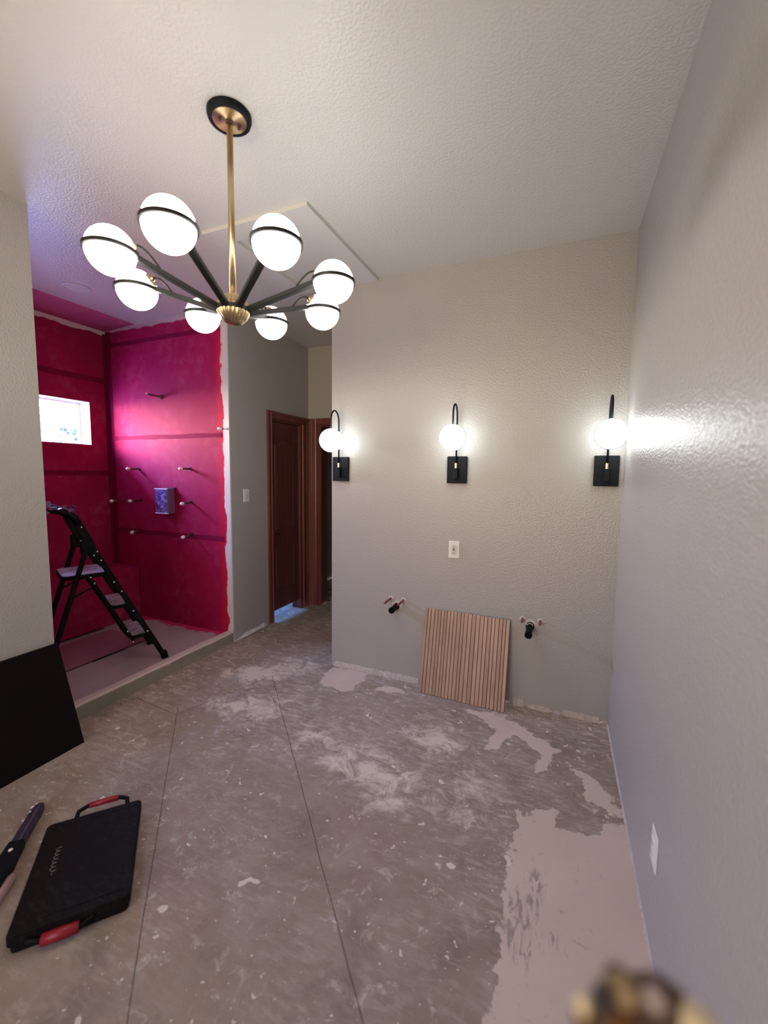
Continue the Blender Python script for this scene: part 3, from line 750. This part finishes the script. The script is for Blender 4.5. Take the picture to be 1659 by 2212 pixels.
def drain(x, z, ln, lab, sd, coupler):
    t = empty('drain_pipe', (x, YD, z), label=lab, category='pipe', group='black drain stubs')
    b = BM(); lathe(b, [(.020, -.01), (.020, ln), (.0165, ln), (.0165, ln-.004), (0, ln-.004)], along((x, YD, z), (0, -1, -.03)), 28)
    obj('pipe', b, 'abs', t, 'auto', world=True)
    b = BM(); lathe(b, [(.021, 0), (.0265, .002), (.0265, .022), (.021, .024)] if coupler else [(.021, .0), (.024, .001), (.024, .010), (.021, .012)], along((x, YD, z), (0, -1, -.03)), 28)
    obj('coupler', b, 'abs', t, 'auto', world=True)
    b = BM(); lathe(b, [(.0205, ln-.012), (.0225, ln-.010), (.0225, ln), (.0185, ln+.0005), (.0165, ln)], along((x, YD, z), (0, -1, -.03)), 28)
    obj('rim', b, 'abs', t, 'auto', world=True)
    if coupler:
        b = BM(); tube(b, [(x-.021*math.cos(a), YD-.028, z+.0245*math.sin(a)-.0) for a in [.5+2.2*i/10 for i in range(11)]], .003, 6)
        obj('mortar_smear', b, 'plaster', t, world=True)
    ring_plaster((x+.004, YD-.0003, z+.008), .038, t, sd)
drain(-1.073, .552, .105, 'black drain pipe sticking out left of the wood tile', 11, False)
drain(-.142, .548, .165, 'longer black drain pipe sticking out right of the wood tile', 12, True)

# ------------------------------------------------------------------ leaning fluted tile
p0 = Vector((-.853, 2.678, .002)); p1 = Vector((-.268, 2.655, .002)); ex = (p1-p0).normalized()
topz = .575; q0 = Vector((-.858, 2.790, topz))
ez = (q0-p0); ez = (ez-ex*ez.dot(ex)).normalized(); ey = ez.cross(ex)      # ey points to the wall
if ey.y < 0: ey = -ey
Ht = .586; Wt = (p1-p0).length
tl = empty('fluted_tile', p0, label='square wood-look fluted tile leaning on the grey vanity wall', category='tile')
obj('tile_body', obox(BM(), p0+ex*Wt/2+ez*Ht/2+ey*.0075, ex, ey, ez, Wt, .007, Ht), 'porcelain', tl, world=True)
obj('tile_face', obox(BM(), p0+ex*Wt/2+ez*Ht/2+ey*.0035, ex, ey, ez, Wt-.0006, .002, Ht-.0006), 'groove', tl, world=True)
random.seed(8); NS = 24; x = 0; wds = [random.choice((.9, 1.0, 1.0, 1.15)) for _ in range(NS)]; sm = sum(wds)
wood_v = [wood_mat('oak_look_glaze_%s' % n, tuple(c*f for c in (.34, .212, .145)), tuple(c*f for c in (.49, .318, .225)), .8, .5) for n, f in (('light', 1.12), ('mid', 1.0), ('dark', .90))]
for k in range(NS):
    w = Wt*wds[k]/sm
    obj('slat', obox(BM(), p0+ex*(x+w/2)+ez*Ht/2, ex, ey, ez, w-.0042, .0055, Ht, .0014), random.choice(wood_v), tl, world=True)
    x += w

# ------------------------------------------------------------------ shower rough-ins
def shower_stub(x, z, ln, drop, lab, collar=True, r=.0085, rz=1.0):
    t = empty('pipe_stub', (x, YB, z), label=lab, category='pipe', group='capped shower pipe stubs')
    a = Vector((x, YB, z)); e = Vector((x, YB-ln, z-drop)); d = (e-a).normalized()
    obj('pipe', tube(BM(), [a-d*.004, e-d*.02], r, 14), 'copperd', t, True, world=True)
    b = BM(); lathe(b, [(r+.0005, -.008), (.0145, -.006), (.0155, .010), (.011, .022), (0, .025)], along(e-d*.022, d), 20)
    obj('cap', b, 'capw', t, True, world=True)
    if collar:
        b = BM(); torus(b, .016, .004, along(a-Vector((0, .001, 0)), (0, -1, 0)), 24, 8, .6); obj('collar', b, 'slot', t, True, world=True)
    return t
shower_stub(-3.767, 1.540, .125, .0, 'capped pipe stub in the top row, left, above the pair')
shower_stub(-3.096, 1.544, .118, .0, 'capped pipe stub in the top row, right, nearest the white edge')
shower_stub(-3.985, 1.233, .150, .006, 'leftmost capped pipe stub, beside the shower corner', False, .006)
shower_stub(-3.753, 1.240, .130, .004, 'capped pipe stub in the middle row, just left of the valve box')
shower_stub(-3.091, 1.242, .120, .008, 'capped pipe stub in the middle row, right of the valve box')
shower_stub(-3.764, .944, .115, .012, 'capped pipe stub in the bottom row, left, under the pair', False, .006)
shower_stub(-3.092, .944, .120, .012, 'capped pipe stub in the bottom row, right, with drip below')
shower_stub(-2.700, 1.890, .055, .004, 'small pale capped stub on the white edge, upper right of the wall', False, .006)
t = empty('shower_spout_stub', (-3.426, YB, 2.199), label='thin copper shower head stub high on the pink wall', category='pipe')
obj('pipe', tube(BM(), [(-3.426, YB+.003, 2.199), (-3.426, YB-.10, 2.203), (-3.426, YB-.15, 2.206)], .0075, 14), 'copperd', t, True, world=True)
b = BM(); lathe(b, [(0, -.002), (.022, 0), (.022, .008), (.013, .014), (.010, .014)], along((-3.426, YB, 2.199), (0, -1, 0)), 6)
obj('nut', b, 'copperd', t, world=True)
b = BM(); lathe(b, [(0, .008), (.0075, .006), (.0085, -.006), (.007, -.008)], along((-3.426, YB-.152, 2.206), (0, -1, .02)), 14)
obj('tip', b, 'rivet', t, True, world=True)
t = empty('valve_box', (-3.38, YB, 1.245), label='clear protective box with printed sheet over the shower valve', category='box')
obj('box_body', box(BM(), (-3.459, YB-.078, 1.130), (-3.302, YB+.001, 1.362), .006, 2), 'plastic', t, world=True)
obj('label_sheet', box(BM(), (-3.450, YB-.0795, 1.138), (-3.310, YB-.077, 1.354), .0008), 'valve', t, world=True)
b = BM()
for z in (1.358, 1.134): box(b, (-3.462, YB-.084, z-.004), (-3.299, YB-.074, z+.004), .0015)
obj('rim', b, 'capw', t, world=True)
obj('tab', box(BM(), (-3.37, YB-.02, 1.362), (-3.28, YB, 1.370)), 'slot', t, world=True)

# ------------------------------------------------------------------ step ladder
F1 = Vector((-2.764, 2.217, 0)); sd_ = Vector((-.378, -.926, 0)).normalized(); wn = Vector((-.926, .378, 0)).normalized(); LW = .389; ZF = .0755
lad = empty('step_ladder', F1+sd_*.37+wn*LW/2+Vector((0, 0, ZF)), label='black three-step folding ladder with dusty treads standing in the shower', category='ladder')
def L(s, w, z): return F1+sd_*s+wn*w+Vector((0, 0, z))
def lp(nm, b, mat, sm=False, par=None, **k): return obj(nm, b, mat, par or lad, sm, world=True, **k)
for w in (.012, LW-.012):
    near = w < .1
    fr = lp('front_rail', bar(bar(BM(), L(.006, w, .10), L(.440, w, 1.015), .024, .036, wn, .003), L(.43, w, .99), L(.512, w, 1.185), .026, .050, wn, .004), 'ladderblack')
    b = BM(); bar(b, L(-.004, w, ZF), L(.012, w, .135), .032, .046, wn, .004); lp('rubber_foot', b, 'ladderblack', par=fr)
    rl = lp('rear_leg', bar(BM(), L(.470, w+(.026 if near else -.026)*0+(-.026 if near else .026), .985), L(.742, w+(-.026 if near else .026), .10), .020, .030, wn, .003), 'ladderblack')
    b = BM(); bar(b, L(.738, w+(-.026 if near else .026), .12), L(.752, w+(-.026 if near else .026), ZF), .028, .040, wn, .004); lp('rubber_foot', b, 'ladderblack', par=rl)
    lp('link_bar', bar(BM(), L(.455, w*.86+.03, .795), L(.200, w*.86+.03, .262), .012, .020, wn, .002), 'ladderblack')
    lp('strut', bar(BM(), L(.562, w, .660), L(.435, w, .718), .008, .012, wn, .001), 'ladderblack')
    b = BM(); sgn = -1 if near else 1
    obox(b, L(.462, w+sgn*.008, 1.00), sd_, wn, Vector((0, 0, 1)), .075, .03, .10, .008); lp('hinge_plate', b, 'ladderblack')
    b = BM()
    for s_, z_ in ((.50, 1.165), (.487, 1.14), (.462, 1.035), (.485, 1.00), (.405, .965), (.425, .94), (.385, .90), (.315, .735), (.27, .66), (.115, .325), (.45, .79), (.43, .745), (.245, .355), (.212, .268), (.203, .50)):
        sphere(b, L(s_, (w-.014 if near else w+.014), z_), .0055, 8, 6)
    lp('rivet', b, 'rivet', True, kind='stuff')
def step(s0, s1, z, th, tz, nm='step'):
    b = BM(); n = 8; pl = []
    # rounded back edge, in (s, w)
    pl = [(s0, .028), (s1-.03, .028), (s1-.008, .04), (s1, .07), (s1, LW-.07), (s1-.008, LW-.04), (s1-.03, LW-.028), (s0, LW-.028)]
    mm = basis(L(0, 0, z-th), sd_, wn, Vector((0, 0, 1)))
    prism(b, pl, th, mm); st = lp(nm, b, 'ladderblack')
    b = BM(); pl2 = [(s0+.006 if i in (0, 7) else s-.006*(s > s0+.01), min(max(w, .034), LW-.034)) for i, (s, w) in enumerate(pl)]
    prism(b, pl2, .004, basis(L(0, 0, z), sd_, wn, Vector((0, 0, 1)))); lp('tread', b, 'tread', par=st)
step(.345, .600, .808, .028, 0, 'platform'); step(.215, .335, .555, .026, 0); step(.095, .225, .303, .026, 0)
b = BM(); hp = [(.500, 1.16), (.520, 1.205), (.560, 1.238), (.610, 1.258), (.655, 1.262)]
pts = [L(s, .012, z) for s, z in hp] + [L(.668, .05, 1.264), L(.672, LW/2, 1.266), L(.668, LW-.05, 1.264)] + [L(s, LW-.012, z) for s, z in hp[::-1]]
hd = lp('handle', tube(b, pts, [.024, .026, .024, .024, .023, .022, .022, .022, .023, .024, .024, .026, .024], 12), 'ladderblack', True)
random.seed(3)
b = BM()
for k in range(7):
    f = k/6; c = L(.53+.12*f, -.004+.02*random.random(), 1.232+.045*f*(1-f)*2+.012*random.random())
    for q in range(3):
        p = [c+Vector((random.uniform(-.03, .03), random.uniform(-.05, .05), random.uniform(.0, .035))) for _ in range(3)]
        vs = [b.verts.new(x_) for x_ in p]+[b.verts.new(sum(p, Vector())/3-Vector((0, 0, .012)))]
        b.faces.new(vs[:3]); b.faces.new((vs[0], vs[1], vs[3])); b.faces.new((vs[1], vs[2], vs[3])); b.faces.new((vs[2], vs[0], vs[3]))
b2 = L(.66, .0, 1.27)
for q in range(2):
    p = [b2+Vector((-.01, -.03, .045)), b2+Vector((-.02, .03, .05-.01*q)), b2+Vector((.02, .02, -.01)), b2+Vector((-.05, -.05, .01*q))]
    vs = [b.verts.new(x_+Vector((0, 0, .004*q))) for x_ in p]; b.faces.new(vs)
lp('torn_wrap', b, 'plastic', par=hd, kind='stuff')

# ------------------------------------------------------------------ black board leaning on the left wall
a0 = Vector((-2.395, 1.390, .001)); ydir = Vector((0, -1, 0)); tip = Vector((-2.583, 1.400, .547)); ezb = (tip-a0); ezb.y = 0; Hb = ezb.length; ezb.normalize()
nb_ = Vector((ezb.z, 0, -ezb.x))   # outward, to the room
Lb = 1.18
bd = empty('black_panel', a0+ydir*Lb/2, label='large matte black board with grey top edge leaning against the left wall', category='board')
obj('board_face', obox(BM(), a0+ydir*Lb/2+ezb*Hb/2-nb_*.003, ydir, nb_, ezb, Lb, .004, Hb, .0006), 'board', bd, world=True)
obj('board_core', obox(BM(), a0+ydir*Lb/2+ezb*(Hb/2)-nb_*.0150, ydir, nb_, ezb, Lb-.001, .0198, Hb-.0005, .0006), 'boardedge', bd, world=True)

# ------------------------------------------------------------------ kneeling board with red handles
C0 = Vector((-1.595, .905, 0)); ua = Vector((.752, -.660, 0)).normalized(); va = Vector((.660, .752, 0)).normalized()
kb = empty('tool_board', C0, label='flat black scuffed carrier with red grip handles lying on the floor', category='tool case')
def K(u, v, z): return C0+ua*u+va*v+Vector((0, 0, z))
KM = basis(C0, ua, va, Vector((0, 0, 1)))
hu, hv = .238, .168
def rrect(hu, hv, r, c2=.0):
    pts = []
    for sx, sy_, a0_ in ((1, 1, 0), (-1, 1, PI/2), (-1, -1, PI), (1, -1, 1.5*PI)):
        for i in range(5): a = a0_+PI/2*i/4; pts.append((sx*(hu-r)+r*math.cos(a), sy_*(hv-r)+r*math.sin(a)))
    return pts
b = BM(); prism(b, rrect(hu, hv, .018), .034, KM @ Matrix.Translation((0, 0, .026))); bmesh.ops.bevel(b, geom=[e for e in b.edges if abs(e.verts[0].co.z-e.verts[1].co.z) < 1e-5], offset=.003, segments=2, affect='EDGES')
obj('lid', b, 'case', kb, world=True)
b = BM(); prism(b, rrect(hu-.006, hv-.006, .02), .024, KM @ Matrix.Translation((0, 0, .0015))); obj('base', b, 'case', kb, world=True)
b = BM(); prism(b, rrect(hu-.012, .012, .004), .0035, KM @ Matrix.Translation((0, 0, .0595))) if False else None
b = BM(); box(b, (hu-.045, -hv+.02, .0598), (hu-.036, hv-.02, .0625), .001); box(b, (-hu+.03, -hv+.02, .0598), (-hu+.036, hv-.02, .0618), .001); b.transform(KM); obj('rib', b, 'case', kb, world=True)
# far handle stands out from the edge, near handle folded down at the edge
def khandle(sgn, out, z0, z1, v0, v1, nm='handle', gr=.0125):
    pts = [K(sgn*(hu-.01), v0, z0), K(sgn*(hu+out*.55), v0+.006, (z0+z1)/2+.008), K(sgn*(hu+out*.95), v0+.035, z1), K(sgn*(hu+out), (v0+v1)/2, z1), K(sgn*(hu+out*.95), v1-.035, z1), K(sgn*(hu+out*.55), v1-.006, (z0+z1)/2+.008), K(sgn*(hu-.01), v1, z0)]
    h_ = obj(nm, tube(BM(), pts, .0085, 12), 'ladderblack', kb, True, world=True)
    obj('grip', tube(BM(), [K(sgn*(hu+out*.96), v0+.04, z1), K(sgn*(hu+out), (v0+v1)/2, z1), K(sgn*(hu+out*.96), v1-.04, z1)], [gr*.9, gr, gr*.9], 14), 'red', h_, True, world=True, label='red rubber grip')
khandle(-1, .060, .045, .055, -.075, .115)
khandle(1, .010, .034, .026, -.115, .065, gr=.019)
# maker's script: an unreadable grey line of looping letters
b = BM(); pts = []
for i in range(90):
    t_ = i/89; pts.append(K(-.095+.125*t_, -.098+.007*math.sin(t_*2*PI*7)+(.010*math.cos(t_*20) if t_ > .9 else 0), .0607+.0004*0))
tube(b, [p+ua*(.004*math.cos(i/89*2*PI*7)) for i, p in enumerate(pts)], .0013, 5)
obj('script_mark', b, 'script', kb, world=True, label='small grey handwritten-style lettering')

# ------------------------------------------------------------------ dark tool and pink sponge at the left edge
T0 = Vector((-2.085, 1.012, 0)); T1 = Vector((-1.86, .765, 0)); td = (T1-T0).normalized(); tn = Vector((-td.y, td.x, 0))
tt = empty('hand_tool', T0, label='dark purple and black hand tool on the floor, left of the black carrier', category='tool')
b = BM(); prof = [(0, .012), (.012, .020), (.04, .021), (.07, .017), (.11, .023), (.16, .019), (.20, .024), (.215, .021)]
poly = [(s_, w_) for s_, w_ in prof]+[(s_, -w_) for s_, w_ in prof[::-1]]
prism(b, poly, .030, basis(T0+Vector((0, 0, .004)), td, tn, Vector((0, 0, 1)))); bmesh.ops.bevel(b, geom=list(b.edges), offset=.003, segments=1, affect='EDGES')
obj('grip_body', b, 'purple', tt, world=True)
b = BM(); prism(b, [(0, .010), (.19, .012), (.19, .002), (.0, .001)], .004, basis(T0+td*.02+Vector((0, 0, .033)), td, tn, Vector((0, 0, 1)))); obj('grip_ridge', b, simple('grey_purple_rubber', (.07, .055, .075), .5), tt, world=True)
b = BM(); prism(b, [(.21, .026), (.34, .034), (.42, .03), (.42, -.03), (.34, -.034), (.21, -.026)], .040, basis(T0+Vector((0, 0, .002)), td, tn, Vector((0, 0, 1)))); bmesh.ops.bevel(b, geom=list(b.edges), offset=.004, segments=1, affect='EDGES')
obj('tool_head', b, 'black', tt, world=True)
b = BM()
for s_, w_, r_ in ((.004, -.012, .007), (.018, -.020, .008), (.048, -.018, .0065), (.068, -.016, .005), (.26, .0, .008)): sphere(b, T0+td*s_+tn*w_*-1*-1+Vector((0, 0, .032 if s_ < .2 else .043)), r_, 10, 6, (1, 1, .4))
obj('paint_drop', b, 'paint', tt, True, world=True, kind='stuff')
b = BM(); prism(b, [(-1.825, .785), (-1.81, .792), (-1.79, .777), (-1.735, .705), (-1.69, .63), (-1.74, .60), (-1.77, .64), (-1.80, .70), (-1.82, .75)], .022, Matrix.Translation((0, 0, .001)))
bmesh.ops.bevel(b, geom=list(b.edges), offset=.008, segments=2, affect='EDGES')
obj('pink_sponge', b, 'pinkrag', None, True, label='dusty pink flat sponge at the left edge, below the dark hand tool', category='sponge')

# ------------------------------------------------------------------ unidentified out-of-focus tip just in front of the lens, bottom right
ps = empty('unidentified_tip', (.050, .216, 0), label='blurred brown, black and cream tip poking in at the bottom right corner', category='unidentified object')
obj('pole', tube(BM(), [(.050, .218, .02), (.050, .218, 1.245)], .009, 14), 'brownd', ps, True, world=True)  # pole and base are invented to carry the unidentified tip
b = BM(); lathe(b, [(0, 0), (.12, 0), (.12, .012), (.03, .024), (.012, .03)], Matrix.Translation((.050, .218, .0)), 40); obj('base', b, 'brownd', ps, 'auto', world=True)
def blob(nm, c, r, mat, sc_=(1, 1, 1)): obj(nm, sphere(BM(), c, r, 24, 14, sc_), mat, ps, True, world=True)
b = BM()
for c, r in (((.042, .216, 1.250), .016), ((.048, .221, 1.254), .014), ((.058, .226, 1.252), .015), ((.064, .229, 1.257), .0075), ((.038, .2205, 1.266), .0070), ((.050, .222, 1.262), .008)): sphere(b, c, r, 20, 12)
obj('bracket', b, 'brownd', ps, True, world=True)
blob('collar', (.038, .2125, 1.2600), .0085, 'amber', (1, 1, .9))
blob('plug', (.0298, .2030, 1.2745), .0052, 'slot', (1, 1, 1.35))
blob('clamp', (.0384, .2105, 1.2745), .0068, 'goldc', (1.2, 1, .8))
blob('highlight_blob', (.0215, .2025, 1.2665), .0035, 'cream', (1, 1, 1.6))  # small out-of-focus highlight shaped as a cream blob
blob('button', (.0530, .2160, 1.2705), .0052, 'pale')
blob('cap', (.0700, .2225, 1.2560), .0100, 'cream', (1.3, 1, .9))  # large out-of-focus highlight shaped as a cream blob
blob('washer', (.0245, .2120, 1.2480), .0065, 'amber')
